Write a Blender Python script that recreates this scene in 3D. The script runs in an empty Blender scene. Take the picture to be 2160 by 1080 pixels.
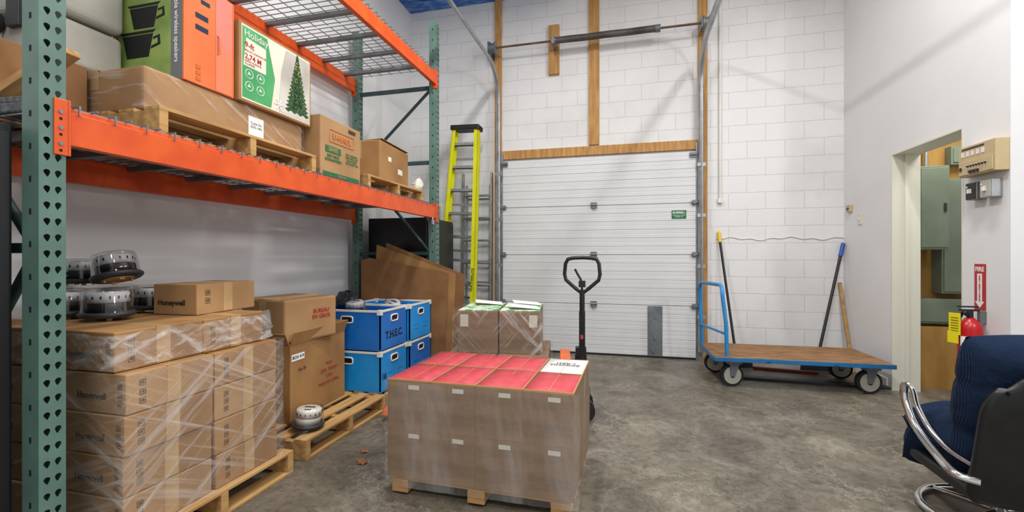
import bpy, math, random
from mathutils import Vector, Matrix, Euler
random.seed(4)
rad=math.radians
SC=bpy.context.scene
COL=SC.collection
try: SC.view_settings.view_transform='Standard'
except Exception: pass

# ------------------------------------------------------------ helpers
def lin(h):
    h=h.lstrip('#'); o=[]
    for i in (0,2,4):
        c=int(h[i:i+2],16)/255
        o.append(c/12.92 if c<=.04045 else ((c+.055)/1.055)**2.4)
    return (*o,1)
class G:
    def __init__(s): s.v=[];s.f=[];s.mi=[];s.sm=[]
    def add(s,vs,fs,mi=0,sm=False):
        b=len(s.v); s.v+= [tuple(v) for v in vs]
        for f in fs: s.f.append([b+i for i in f]); s.mi.append(mi); s.sm.append(sm)
        return s
    def box(s,c,d,R=None,mi=0):
        x,y,z=d[0]/2,d[1]/2,d[2]/2
        vs=[Vector(p) for p in [(-x,-y,-z),(x,-y,-z),(x,y,-z),(-x,y,-z),(-x,-y,z),(x,-y,z),(x,y,z),(-x,y,z)]]
        if R is not None: vs=[R@v for v in vs]
        c=Vector(c)
        return s.add([v+c for v in vs],[(0,3,2,1),(4,5,6,7),(0,1,5,4),(1,2,6,5),(2,3,7,6),(3,0,4,7)],mi)
    def bb(s,x0,x1,y0,y1,z0,z1,mi=0):
        return s.box(((x0+x1)/2,(y0+y1)/2,(z0+z1)/2),(abs(x1-x0),abs(y1-y0),abs(z1-z0)),None,mi)
    def cyl(s,p0,p1,r0,r1=None,n=16,mi=0):
        if r1 is None: r1=r0
        p0=Vector(p0);p1=Vector(p1);d=(p1-p0).normalized()
        a=d.orthogonal().normalized();b=d.cross(a)
        vs=[];
        for p,r in((p0,r0),(p1,r1)):
            for i in range(n):
                t=2*math.pi*i/n; vs.append(p+a*(r*math.cos(t))+b*(r*math.sin(t)))
        s.add(vs,[(i,(i+1)%n,n+(i+1)%n,n+i) for i in range(n)],mi,True)
        s.add(vs,[tuple(range(n-1,-1,-1)),tuple(range(n,2*n))],mi,False)
        return s
    def tube(s,pts,r,n=10,closed=False,mi=0,sx=1.0):
        P=[Vector(p) for p in pts];m=len(P);vs=[];prev=None
        for i in range(m):
            if closed: t=(P[(i+1)%m]-P[i-1]).normalized()
            else: t=(P[min(i+1,m-1)]-P[max(i-1,0)]).normalized()
            if prev is None: a=t.orthogonal().normalized()
            else:
                a=prev-t*prev.dot(t)
                a=a.normalized() if a.length>1e-6 else t.orthogonal().normalized()
            prev=a;b=t.cross(a)
            for k in range(n):
                q=2*math.pi*k/n; vs.append(P[i]+a*(r*math.cos(q)*sx)+b*(r*math.sin(q)))
        fs=[]
        for i in range(m if closed else m-1):
            j=(i+1)%m
            for k in range(n):
                l=(k+1)%n; fs.append((i*n+k,i*n+l,j*n+l,j*n+k))
        s.add(vs,fs,mi,True)
        if not closed: s.add(vs,[tuple(range(n-1,-1,-1)),tuple(range((m-1)*n,m*n))],mi)
        return s
    def lathe(s,prof,n=32,mi=0,M=None):
        vs=[]
        for r,z in prof:
            for k in range(n):
                q=2*math.pi*k/n; v=Vector((r*math.cos(q),r*math.sin(q),z))
                vs.append(M@v if M else v)
        fs=[]
        for i in range(len(prof)-1):
            for k in range(n):
                l=(k+1)%n; fs.append((i*n+k,i*n+l,(i+1)*n+l,(i+1)*n+k))
        return s.add(vs,fs,mi,True)
    def sphere(s,c,r,n=16,mi=0,sc=(1,1,1)):
        m=n//2
        prof=[(math.sin(math.pi*i/m)*r+1e-5,-math.cos(math.pi*i/m)*r) for i in range(m+1)]
        return s.lathe(prof,n,mi,Matrix.Translation(c)@Matrix.Diagonal((*sc,1)))
    def extr(s,pts,axis,a,b,mi=0):
        def P(p,h):
            return {0:(h,p[0],p[1]),1:(p[0],h,p[1]),2:(p[0],p[1],h)}[axis]
        n=len(pts);vs=[P(p,a) for p in pts]+[P(p,b) for p in pts]
        s.add(vs,[(i,(i+1)%n,n+(i+1)%n,n+i) for i in range(n)]+[tuple(range(n-1,-1,-1)),tuple(range(n,2*n))],mi)
        return s
def setp(o,label=None,category=None,group=None,kind=None):
    if label:o["label"]=label
    if category:o["category"]=category
    if group:o["group"]=group
    if kind:o["kind"]=kind
    return o
def obj(name,g,mats,parent=None,loc=(0,0,0),rot=(0,0,0),bevel=0,seg=2,sub=0,smooth=False,**k):
    me=bpy.data.meshes.new(name)
    me.from_pydata(g.v,[],g.f)
    if not isinstance(mats,(list,tuple)): mats=[mats]
    for m in mats: me.materials.append(m)
    for p,mi,sm in zip(me.polygons,g.mi,g.sm):
        p.material_index=mi; p.use_smooth=sm or smooth
    me.update()
    o=bpy.data.objects.new(name,me); COL.objects.link(o)
    o.location=loc;o.rotation_euler=rot
    if parent:o.parent=parent
    if bevel:
        b=o.modifiers.new('b','BEVEL');b.width=bevel;b.segments=seg;b.limit_method='ANGLE';b.angle_limit=rad(40)
    if sub:
        b=o.modifiers.new('s','SUBSURF');b.levels=sub;b.render_levels=sub
    return setp(o,**k)
def empty(name,loc=(0,0,0),rot=(0,0,0),parent=None,**k):
    o=bpy.data.objects.new(name,None);COL.objects.link(o);o.empty_display_size=.1
    o.location=loc;o.rotation_euler=rot
    if parent:o.parent=parent
    return setp(o,**k)
def dup(root,loc=None,rot=None,parent=None):
    def rec(o,par):
        c=o.copy();COL.objects.link(c)
        if par is not None:c.parent=par
        for ch in list(o.children): rec(ch,c)
        return c
    c=rec(root,parent)
    if loc is not None:c.location=loc
    if rot is not None:c.rotation_euler=rot
    return c
RA=(rad(90),0,rad(90)); RN=(rad(90),0,0); RT=(0,0,0); RW=(rad(90),0,rad(-90))
def text(body,size,mat,parent,loc,rot,name='printed_text',align='CENTER',bold=0,sx=1,sp=1):
    cu=bpy.data.curves.new('t','FONT');cu.body=body;cu.size=size;cu.align_x=align;cu.align_y='CENTER'
    cu.offset=bold;cu.space_line=sp;cu.extrude=0.0003;cu.resolution_u=3
    t=bpy.data.objects.new('t',cu);COL.objects.link(t)
    bpy.context.view_layer.update()
    me=bpy.data.meshes.new_from_object(t.evaluated_get(bpy.context.evaluated_depsgraph_get()))
    bpy.data.objects.remove(t);bpy.data.curves.remove(cu)
    me.materials.clear();me.materials.append(mat)
    o=bpy.data.objects.new(name,me);COL.objects.link(o);o.parent=parent;o.location=loc;o.rotation_euler=rot
    o.scale=(sx,1,1)
    return o
def decal(name,w,h,mat,parent,loc,rot,t=.0008):
    return obj(name,G().box((0,0,0),(w,h,t)),mat,parent,loc,rot)
def poly(name,polys,mat,parent,loc,rot,t=.0006):
    g=G()
    for p in polys: g.extr(p,2,-t/2,t/2)
    return obj(name,g,mat,parent,loc,rot)
def smooth_path(pts,k=5):
    P=[Vector(p) for p in pts];Q=[]
    for i in range(len(P)-1):
        p0=P[max(i-1,0)];p1=P[i];p2=P[i+1];p3=P[min(i+2,len(P)-1)]
        for j in range(k):
            t=j/k;Q.append(.5*((2*p1)+(-p0+p2)*t+(2*p0-5*p1+4*p2-p3)*t*t+(-p0+3*p1-3*p2+p3)*t**3))
    Q.append(P[-1]);return Q

# ------------------------------------------------------------ materials
def base(name):
    m=bpy.data.materials.new(name);m.use_nodes=True;nt=m.node_tree
    return m,nt,nt.nodes['Principled BSDF']
def mat(name,c1,c2=None,rough=.6,metal=0,scale=6,bump=0,bscale=60,stretch=(1,1,1),detail=5,pos=(.35,.65)):
    m,nt,b=base(name);N=nt.nodes;L=nt.links
    b.inputs['Roughness'].default_value=rough;b.inputs['Metallic'].default_value=metal
    b.inputs['Base Color'].default_value=lin(c1)
    tc=N.new('ShaderNodeTexCoord');mp=N.new('ShaderNodeMapping');mp.inputs['Scale'].default_value=stretch
    L.new(tc.outputs['Object'],mp.inputs['Vector'])
    if c2:
        n=N.new('ShaderNodeTexNoise');n.inputs['Scale'].default_value=scale;n.inputs['Detail'].default_value=detail
        r=N.new('ShaderNodeValToRGB');r.color_ramp.elements[0].color=lin(c1);r.color_ramp.elements[1].color=lin(c2)
        r.color_ramp.elements[0].position=pos[0];r.color_ramp.elements[1].position=pos[1]
        L.new(mp.outputs[0],n.inputs['Vector']);L.new(n.outputs['Fac'],r.inputs[0]);L.new(r.outputs[0],b.inputs['Base Color'])
    if bump:
        n=N.new('ShaderNodeTexNoise');n.inputs['Scale'].default_value=bscale;n.inputs['Detail'].default_value=3
        bp=N.new('ShaderNodeBump');bp.inputs['Strength'].default_value=bump;bp.inputs['Distance'].default_value=.01
        L.new(mp.outputs[0],n.inputs['Vector']);L.new(n.outputs['Fac'],bp.inputs['Height']);L.new(bp.outputs[0],b.inputs['Normal'])
    return m
CARD=mat('cardboard','#8E663B','#A67D4C',rough=.75,scale=3,bump=.25,bscale=9)
CARD2=mat('cardboard_pale','#9D7850','#B08A5F',rough=.75,scale=3,bump=.25,bscale=9)
CARD3=mat('cardboard_wrapped','#755B42','#8A6E52',rough=.5,scale=3,bump=.1,bscale=12,stretch=(1,1,5))
CARDD=mat('cardboard_dark','#7C5630','#936840',rough=.8,scale=4)
KRAFT=mat('kraft_edge','#B98F5C',rough=.8)
TAPE=mat('packing_tape','#B39265','#C0A076',rough=.25,scale=10)
WOOD=mat('pallet_wood','#A37A48','#C79F66',rough=.8,scale=3,stretch=(1,9,9))
WOOD2=mat('framing_timber','#A87A44','#C4965A',rough=.75,scale=4,stretch=(8,8,1))
def m_ply():
    m,nt,b=base('worn_planks');N=nt.nodes;L=nt.links;b.inputs['Roughness'].default_value=.7
    tc=N.new('ShaderNodeTexCoord');mp=N.new('ShaderNodeMapping');mp.inputs['Scale'].default_value=(1.2,7,1)
    n=N.new('ShaderNodeTexNoise');n.inputs['Scale'].default_value=4;n.inputs['Detail'].default_value=8;n.inputs['Roughness'].default_value=.7
    r=N.new('ShaderNodeValToRGB');e=r.color_ramp.elements;e[0].position=.3;e[0].color=lin('#4E341E');e[1].position=.72;e[1].color=lin('#B08658')
    x=e.new(.5);x.color=lin('#86603A')
    L.new(tc.outputs['Object'],mp.inputs[0]);L.new(mp.outputs[0],n.inputs['Vector']);L.new(n.outputs['Fac'],r.inputs[0]);L.new(r.outputs[0],b.inputs['Base Color']);return m
PLY=m_ply()
PLY2=mat('plywood_wall','#9C7236','#B28847',rough=.7,scale=3,stretch=(3,1,1))
ORANGE=mat('orange_paint','#CF4A14','#DE5A1C',rough=.4,scale=7,bump=.04)
GREEN=mat('green_paint','#526E65','#5F7E74',rough=.45,scale=6)
DGREEN=mat('dark_green_paint','#2A4648',rough=.5)
DARK=mat('dark_hole','#0B0C0D',rough=.9)
STEEL=mat('galvanised_steel','#9A9EA2','#B4B7BA',rough=.38,metal=.75,scale=8)
STEELD=mat('dull_steel','#6F7478','#83888B',rough=.5,metal=.5,scale=8)
WIRE=mat('wire_steel','#85888B',rough=.45,metal=.6)
CHROME=mat('chrome','#D8D8DA',rough=.12,metal=1)
BLACK=mat('black_plastic','#101113','#18191B',rough=.45,scale=20)
BLACKM=mat('black_cabinet_paint','#0E0F12','#141519',rough=.35,scale=5)
YELLOW=mat('yellow_fibreglass','#D8D80C','#E6E61E',rough=.45,scale=5)
BLUE=mat('blue_corrugated_plastic','#128ADB','#1C98E6',rough=.4,scale=4)
BLUED=mat('blue_tote_dark','#1266BE','#1A74CC',rough=.4,scale=4)
BLUEP=mat('blue_cart_paint','#155E94','#1F6EA6',rough=.45,scale=6)
WHITEP=mat('white_plastic','#DCD9D0','#E6E3DA',rough=.5,scale=5)
WHITE=mat('white_paper','#ECECEA',rough=.7)
INK=mat('black_ink','#101214',rough=.7)
INKH=mat('brown_black_ink','#2E241B',rough=.8)
INKB=mat('faded_ink','#3C2E22',rough=.8)
INKR=mat('red_ink','#A8281A',rough=.8)
INKG=mat('green_ink','#1E6B3C',rough=.7)
INKO=mat('orange_ink','#CC6422',rough=.7)
REDP=mat('red_card','#BC3742','#D2545E',rough=.5,scale=7)
GREENP=mat('green_card','#58A85C','#DCE8D4',rough=.5,scale=12,pos=(.42,.52))
RED=mat('red_enamel','#B01218',rough=.3)
BEIGE=mat('beige_enamel','#B8A47C','#C2AF88',rough=.5,scale=6)
PANEL=mat('grey_green_enamel','#6F7B6C','#798576',rough=.5,scale=3)
GREYP=mat('grey_plastic','#A09E94','#B2AFA6',rough=.5,scale=4)
DGREYP=mat('dark_grey_plastic','#2C2E32',rough=.5)
SILV=mat('silver_plastic','#B4B7BB','#CFD2D4',rough=.45,scale=8)
RUBBER=mat('rubber','#1B1B1C',rough=.8)
WALLW=mat('painted_wall_white','#DEDEDF','#E6E6E7',rough=.7,scale=1.2,bump=.03,bscale=150)
DOORW=mat('door_panel_white','#D2D4D6','#DADCDE',rough=.45,scale=2)
JAMB=mat('jamb_cream','#DCDCCF',rough=.5)

def m_glass():
    m,nt,b=base('clear_dome');N=nt.nodes;L=nt.links
    t=N.new('ShaderNodeBsdfTransparent');g=N.new('ShaderNodeBsdfGlossy');g.inputs['Roughness'].default_value=.06
    f=N.new('ShaderNodeLayerWeight');f.inputs['Blend'].default_value=.35
    ma=N.new('ShaderNodeMath');ma.operation='MULTIPLY_ADD';ma.inputs[1].default_value=.45;ma.inputs[2].default_value=.07
    L.new(f.outputs['Facing'],ma.inputs[0])
    mx=N.new('ShaderNodeMixShader');L.new(ma.outputs[0],mx.inputs[0])
    L.new(t.outputs[0],mx.inputs[1]);L.new(g.outputs[0],mx.inputs[2]);L.new(mx.outputs[0],N['Material Output'].inputs[0]);return m
GLASS=m_glass()
def m_wrap(name,lo,hi,layers,p0=.5,p1=.66,rough=.2,bump=.6):
    m,nt,b=base(name);N=nt.nodes;L=nt.links
    b.inputs['Base Color'].default_value=(.84,.83,.82,1);b.inputs['Roughness'].default_value=rough
    tc=N.new('ShaderNodeTexCoord');out=None
    for rot,sc,s in layers:
        mp0=N.new('ShaderNodeMapping');mp0.inputs['Rotation'].default_value=rot
        mp=N.new('ShaderNodeMapping');mp.inputs['Scale'].default_value=sc
        n=N.new('ShaderNodeTexNoise');n.inputs['Scale'].default_value=s;n.inputs['Detail'].default_value=8;n.inputs['Roughness'].default_value=.62;n.inputs['Distortion'].default_value=.2
        L.new(tc.outputs['Object'],mp0.inputs[0]);L.new(mp0.outputs[0],mp.inputs[0]);L.new(mp.outputs[0],n.inputs['Vector'])
        if out is None: out=n.outputs['Fac']
        else:
            a=N.new('ShaderNodeMath');a.operation='MAXIMUM';L.new(out,a.inputs[0]);L.new(n.outputs['Fac'],a.inputs[1]);out=a.outputs[0]
    r=N.new('ShaderNodeValToRGB');r.color_ramp.elements[0].position=p0;r.color_ramp.elements[1].position=p1
    r.color_ramp.elements[0].color=(lo,lo,lo,1);r.color_ramp.elements[1].color=(hi,hi,hi,1)  # milky film; its whiter streaks paint in highlights along the folds
    L.new(out,r.inputs[0])
    bp=N.new('ShaderNodeBump');bp.inputs['Strength'].default_value=bump;bp.inputs['Distance'].default_value=.03
    L.new(out,bp.inputs['Height']);L.new(bp.outputs[0],b.inputs['Normal'])
    t=N.new('ShaderNodeBsdfTransparent');mx=N.new('ShaderNodeMixShader')
    L.new(r.outputs[0],mx.inputs[0]);L.new(t.outputs[0],mx.inputs[1]);L.new(b.outputs[0],mx.inputs[2]);L.new(mx.outputs[0],N['Material Output'].inputs[0]);return m
WRAP=m_wrap('stretch_film',.07,.62,[((rad(28),rad(18),0),(1,.55,17),2.2),((rad(-38),rad(-22),0),(1,.55,17),1.7)],.52,.80,.14,.5)
WRAPL=m_wrap('stretch_film_loose',.10,.75,[((rad(40),rad(30),0),(1,.7,11),2.8),((rad(-25),rad(-30),0),(1,.7,12),3.0)],.48,.76,.14,.6)
WRAP2=m_wrap('stretch_film_clear',.07,.26,[((0,rad(8),0),(4,4,1),1.6)],.45,.72,.15)
WRAP2B=m_wrap('stretch_film_bright',.06,.7,[((rad(25),rad(45),0),(1,1,9),2.5),((0,rad(-45),0),(1,1,9),2.2)],.54,.76)
def m_block():
    m,nt,b=base('painted_block');N=nt.nodes;L=nt.links
    b.inputs['Roughness'].default_value=.65
    tc=N.new('ShaderNodeTexCoord')
    dn=N.new('ShaderNodeTexNoise');dn.inputs['Scale'].default_value=6;dn.inputs['Detail'].default_value=5;L.new(tc.outputs['Object'],dn.inputs['Vector'])
    dm=N.new('ShaderNodeMixRGB');dm.blend_type='ADD';dm.inputs[0].default_value=.018;L.new(tc.outputs['Object'],dm.inputs[1]);L.new(dn.outputs['Color'],dm.inputs[2])
    sx=N.new('ShaderNodeSeparateXYZ');cx=N.new('ShaderNodeCombineXYZ')
    L.new(dm.outputs[0],sx.inputs[0]);L.new(sx.outputs[0],cx.inputs[0]);L.new(sx.outputs[2],cx.inputs[1])
    br=N.new('ShaderNodeTexBrick');br.inputs['Scale'].default_value=1;br.inputs['Brick Width'].default_value=.4;br.inputs['Row Height'].default_value=.2
    br.inputs['Mortar Size'].default_value=.0045;br.inputs['Mortar Smooth'].default_value=1;br.inputs['Bias'].default_value=0
    br.inputs['Color1'].default_value=lin('#E2E3E4');br.inputs['Color2'].default_value=lin('#E4E4E5');br.inputs['Mortar'].default_value=lin('#CFD0D1')
    L.new(cx.outputs[0],br.inputs['Vector'])
    n=N.new('ShaderNodeTexNoise');n.inputs['Scale'].default_value=1.3;n.inputs['Detail'].default_value=7
    r=N.new('ShaderNodeValToRGB');r.color_ramp.elements[0].color=(.88,.87,.85,1);r.color_ramp.elements[1].color=(1,1,1,1)
    r.color_ramp.elements[0].position=.28;r.color_ramp.elements[1].position=.5
    mx=N.new('ShaderNodeMixRGB');mx.blend_type='MULTIPLY';mx.inputs[0].default_value=1
    L.new(tc.outputs['Object'],n.inputs['Vector']);L.new(n.outputs['Fac'],r.inputs[0])
    L.new(br.outputs['Color'],mx.inputs[1]);L.new(r.outputs[0],mx.inputs[2]);L.new(mx.outputs[0],b.inputs['Base Color'])
    n2=N.new('ShaderNodeTexNoise');n2.inputs['Scale'].default_value=35;n2.inputs['Detail'].default_value=6;L.new(tc.outputs['Object'],n2.inputs['Vector'])
    ma=N.new('ShaderNodeMath');ma.operation='MULTIPLY_ADD';ma.inputs[1].default_value=.8
    inv=N.new('ShaderNodeMath');inv.operation='SUBTRACT';inv.inputs[0].default_value=1;L.new(br.outputs['Fac'],inv.inputs[1])
    L.new(n2.outputs['Fac'],ma.inputs[0]);L.new(inv.outputs[0],ma.inputs[2])
    bp=N.new('ShaderNodeBump');bp.inputs['Strength'].default_value=.5;bp.inputs['Distance'].default_value=.007
    L.new(ma.outputs[0],bp.inputs['Height']);L.new(bp.outputs[0],b.inputs['Normal']);return m
BLOCK=m_block()
def m_floor():
    m,nt,b=base('stained_concrete');N=nt.nodes;L=nt.links
    tc=N.new('ShaderNodeTexCoord')
    def noise(s,d,dist=0,rg=.55):
        n=N.new('ShaderNodeTexNoise');n.inputs['Scale'].default_value=s;n.inputs['Detail'].default_value=d;n.inputs['Distortion'].default_value=dist;n.inputs['Roughness'].default_value=rg
        L.new(tc.outputs['Object'],n.inputs['Vector']);return n
    def ramp(src,st):
        r=N.new('ShaderNodeValToRGB');L.new(src,r.inputs[0])
        while len(r.color_ramp.elements)<len(st): r.color_ramp.elements.new(.5)
        for e,(p,c) in zip(r.color_ramp.elements,st): e.position=p;e.color=c
        return r
    a=ramp(noise(2.4,14,.7,.74).outputs['Fac'],[(.3,lin('#484238')),(.44,lin('#665F53')),(.55,lin('#787164')),(.70,lin('#9A9284'))])
    f=ramp(noise(24,12,.6,.85).outputs['Fac'],[(.38,(.36,.34,.31,1)),(.5,(.95,.95,.95,1)),(.64,(1.0,1.0,1.0,1))])
    mx=N.new('ShaderNodeMixRGB');mx.blend_type='MULTIPLY';mx.inputs[0].default_value=.75;L.new(a.outputs[0],mx.inputs[1]);L.new(f.outputs[0],mx.inputs[2])
    dn=noise(2.6,9,0,.75);ad=N.new('ShaderNodeMixRGB');ad.blend_type='ADD';ad.inputs[0].default_value=1.5
    L.new(tc.outputs['Object'],ad.inputs[1]);L.new(dn.outputs['Color'],ad.inputs[2])
    vo=N.new('ShaderNodeTexVoronoi');vo.feature='DISTANCE_TO_EDGE';vo.inputs['Scale'].default_value=1.9;L.new(ad.outputs[0],vo.inputs['Vector'])
    cr=ramp(vo.outputs['Distance'],[(0,(1,1,1,1)),(.016,(0,0,0,1))])
    gate=ramp(noise(1.1,3).outputs['Fac'],[(.42,(0,0,0,1)),(.56,(.85,.85,.85,1))])
    mm=N.new('ShaderNodeMath');mm.operation='MULTIPLY';L.new(cr.outputs[0],mm.inputs[0]);L.new(gate.outputs[0],mm.inputs[1])
    m2=N.new('ShaderNodeMixRGB');L.new(mm.outputs[0],m2.inputs[0]);L.new(mx.outputs[0],m2.inputs[1]);m2.inputs[2].default_value=lin('#B0A999')
    L.new(m2.outputs[0],b.inputs['Base Color'])
    rr=ramp(noise(3,6).outputs['Fac'],[(.35,(.26,.26,.26,1)),(.65,(.5,.5,.5,1))]);L.new(rr.outputs[0],b.inputs['Roughness'])
    bp=N.new('ShaderNodeBump');bp.inputs['Strength'].default_value=.25;bp.inputs['Distance'].default_value=.01
    L.new(f.outputs[0],bp.inputs['Height']);L.new(bp.outputs[0],b.inputs['Normal']);return m
FLOOR=m_floor()
def m_cord():
    m,nt,b=base('navy_corduroy');N=nt.nodes;L=nt.links
    b.inputs['Roughness'].default_value=.95;b.inputs['Specular IOR Level'].default_value=.15
    tc=N.new('ShaderNodeTexCoord');w=N.new('ShaderNodeTexWave');w.inputs['Scale'].default_value=70;w.inputs['Distortion'].default_value=.3
    L.new(tc.outputs['Object'],w.inputs['Vector'])
    r=N.new('ShaderNodeValToRGB');r.color_ramp.elements[0].color=lin('#0F1A2C');r.color_ramp.elements[1].color=lin('#1E2F4A')
    L.new(w.outputs['Fac'],r.inputs[0]);L.new(r.outputs[0],b.inputs['Base Color'])
    n=N.new('ShaderNodeTexNoise');n.inputs['Scale'].default_value=9;n.inputs['Detail'].default_value=4;L.new(tc.outputs['Object'],n.inputs['Vector'])
    bp=N.new('ShaderNodeBump');bp.inputs['Strength'].default_value=.6;bp.inputs['Distance'].default_value=.03
    L.new(n.outputs['Fac'],bp.inputs['Height']);L.new(bp.outputs[0],b.inputs['Normal']);return m
NAVY=m_cord()

# ------------------------------------------------------------ camera
H=1.24
cam=bpy.data.cameras.new('camera');co=bpy.data.objects.new('camera',cam);COL.objects.link(co)
cam.sensor_width=36;cam.lens=36*940/2160;cam.clip_start=.05
co.location=(0,0,H);co.rotation_euler=(rad(90),0,math.atan(240/940));SC.camera=co

# ------------------------------------------------------------ room
D=5.8;XL=-2.97;XR=2.385;CZ=4.72
obj('floor',G().bb(-3.2,5.2,-3,6.0,-.1,0),FLOOR,kind='structure')
obj('wall_back',G().bb(XL-.2,XR+.21,D,D+.2,0,CZ),BLOCK,kind='structure')
obj('wall_left',G().bb(XL-.2,XL,-3,D,0,CZ),WALLW,kind='structure')
g=G().bb(XR,XR+.21,4.87,D,0,CZ).bb(XR,XR+.21,3.55,3.96,0,CZ).bb(XR,XR+.21,3.96,4.87,2.185,CZ)
obj('wall_right',g,WALLW,kind='structure')
obj('wall_return',G().bb(XR+.21,5.2,3.55,3.7,0,CZ),WALLW,kind='structure')
obj('ceiling',G().bb(-3.2,5.2,-3,6.0,CZ,CZ+.1),WALLW,kind='structure')
obj('wall_utility',G().bb(XR+.21,4.6,5.3,5.4,0,2.8),PLY2,kind='structure')
g=G().bb(XR-.004,XR+.216,4.852,4.869,0,2.184).bb(XR-.004,XR+.216,3.961,3.975,0,2.184).bb(XR-.004,XR+.216,3.975,4.852,2.168,2.184)
g.bb(XR+.09,XR+.12,4.835,4.852,0,2.168)
obj('trim_1',g,JAMB,kind='structure')
obj('baseboard_right',G().bb(XR-.01,XR,4.93,5.3,0,.09),WALLW,kind='structure')
INS=mat('blue_insulation_film','#1B5FB4','#7FA8D8',rough=.4,scale=7,stretch=(1,3,1),pos=(.45,.75))
g=G()
for i in range(5): g.bb(XL,-.9,4.35+i*.3,4.35+i*.3+.27,CZ-.03,CZ)
obj('ceiling_insulation',g,INS,kind='structure')
g=G()
for y in (4.62,5.22): g.bb(XL,-.9,y,y+.04,CZ-.09,CZ-.03)
obj('trim_2',g,STEEL,kind='structure')

# ------------------------------------------------------------ dock door
X0,X1=-1.58,.81;YD=5.72
door=empty('door_1',(-.385,5.76,0),kind='structure')
def dl(x,y,z): return (x+.385,y-5.76,z)
sh=.62
for i in range(4):
    z0=.015+i*sh;g=G();pts=[(.04,z0+.001)]
    n=6;rh=(sh-.004)/n
    for k in range(n):
        a=z0+.002+k*rh
        pts+=[(.008,a),(0,a+.006),(0,a+rh*.45),(.002,a+rh*.5),(0,a+rh*.55),(-.001,a+rh-.006),(.008,a+rh)]
    pts.append((.04,z0+sh-.003))
    g.extr([(YD-5.76+p[0]-.02,p[1]) for p in pts],0,X0+.385,X1+.385)
    obj('door_section',g,DOORW,door)
for z in (.64,1.26,1.88):
    g=G().box(dl(-.39,YD-.035,z+.0),(.075,.012,.07)).cyl(dl(-.43,YD-.045,z),dl(-.35,YD-.045,z),.012).box(dl(-.39,YD-.045,z-.03),(.05,.02,.02))
    obj('hinge',g,STEELD,door,bevel=.002)
    for x in (X0+.02,X1-.02):
        g=G().box(dl(x,YD-.035,z),(.04,.012,.06)).cyl(dl(x-.04,YD-.05,z),dl(x+.04,YD-.05,z),.011).box(dl(x,YD-.05,z),(.03,.03,.04))
        obj('roller_bracket',g,STEELD,door,bevel=.002)
for x in (X0+.03,X1-.03):
    obj('roller_bracket',G().box(dl(x,YD-.035,2.45),(.08,.015,.06)).cyl(dl(x-.04,YD-.05,2.45),dl(x+.04,YD-.05,2.45),.01),STEELD,door)
stk=decal('sticker',.165,.1,INKG,door,dl(.62,YD-.025,1.74),RN)
text('BURRELL',.036,WHITE,stk,(0,.022,.001),RT,bold=.0008);text('OVERHEAD DOOR\n604-888-1757',.017,WHITE,stk,(0,-.02,.001),RT)
g=G().bb(.26,.43,YD-.035,YD-.022,.02,.63).bb(.30,.34,YD-.05,YD-.035,.06,.12)
g.cyl((.345,YD-.045,.5),(.345,YD-.035,.5),.02).bb(.33,.36,YD-.05,YD-.035,.22,.26)
g.v=[dl(*p) for p in g.v];obj('lock_plate',g,STEELD,door,bevel=.003)
g=G().bb(X0,X1,YD-.03,YD+.01,0,.02);g.v=[dl(*p) for p in g.v];obj('bottom_seal',g,RUBBER,door)
def track(x,s):
    g=G().bb(x-.045*s,x+.03*s,YD-.0,YD+.06,0,2.6)
    g.bb(x+.005*s,x+.011*s,YD-.12,YD+.02,.05,3.2)
    pts=[(x,YD-.06,.1),(x,YD-.06,1.5),(x,YD-.06,3.15)]
    R=.45
    for i in range(1,9):
        a=rad(90*i/8);pts.append((x,YD-.06-R*(1-math.cos(a)),3.23+R*math.sin(a)))
    pts+=[(x,4.5,3.68),(x,3.0,3.68),(x,1.6,3.69)]
    g.tube(pts,.036,8,sx=.6)
    for z in (.5,1.1,1.7,2.3): g.bb(x-.04,x+.05,YD-.09,YD-.07,z,z+.04)
    g.v=[dl(*p) for p in g.v];return obj('door_track',g,STEEL,door)
track(X0-.05,-1);track(X1+.05,1)
ZS=3.955;YS=5.58
g=G().cyl((X0-.1,YS,ZS),(X1+.12,YS,ZS),.013);g.v=[dl(*p) for p in g.v];obj('spring_shaft',g,mat('rusty_steel','#5A4238','#7A5C4C',rough=.6,metal=.4),door)
pts=[]
for i in range(900):
    a=i*.9;pts.append(dl(-.86+1.22*i/900,YS+.036*math.cos(a),ZS+.036*math.sin(a)))
SPR=mat('spring_steel','#4C4A48','#6A6663',rough=.5,metal=.5)
obj('torsion_spring',G().tube(pts,.0075,5),SPR,door)
for x in (-.88,.37):
    g=G().cyl((x-.03,YS,ZS),(x+.03,YS,ZS),.045);g.v=[dl(*p) for p in g.v];obj('spring_cone',g,STEELD,door)
for x in (X0-.1,X1+.1):
    g=G().cyl((x-.03,YS,ZS),(x+.03,YS,ZS),.06).cyl((x-.045,YS,ZS),(x-.03,YS,ZS),.08).cyl((x+.03,YS,ZS),(x+.04,YS,ZS),.08).bb(x-.06,x-.05,YS-.06,5.8,ZS-.07,ZS+.07)
    g.v=[dl(*p) for p in g.v];obj('cable_drum',g,STEELD,door)
g=G().bb(-.9,-.87,YS-.05,5.75,ZS-.05,ZS+.05);g.v=[dl(*p) for p in g.v];obj('spring_bracket',g,STEELD,door)
def trim(n,*b): return obj(n,G().bb(*b),WOOD2,kind='structure',bevel=.003)
trim('trim_3',X0-.13,X0-.04,5.755,D,0,CZ)
trim('trim_4',X1+.04,X1+.14,5.755,D,0,CZ)
trim('trim_5',-.46,-.33,5.765,D,2.66,CZ)
trim('trim_6',X0-.04,X1+.04,5.76,D,2.53,2.645)
obj('timber_board',G().bb(-.98,-.84,5.75,D,3.61,4.25),WOOD2,bevel=.003,label='short timber board fixed to block wall behind spring',category='board')
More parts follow.
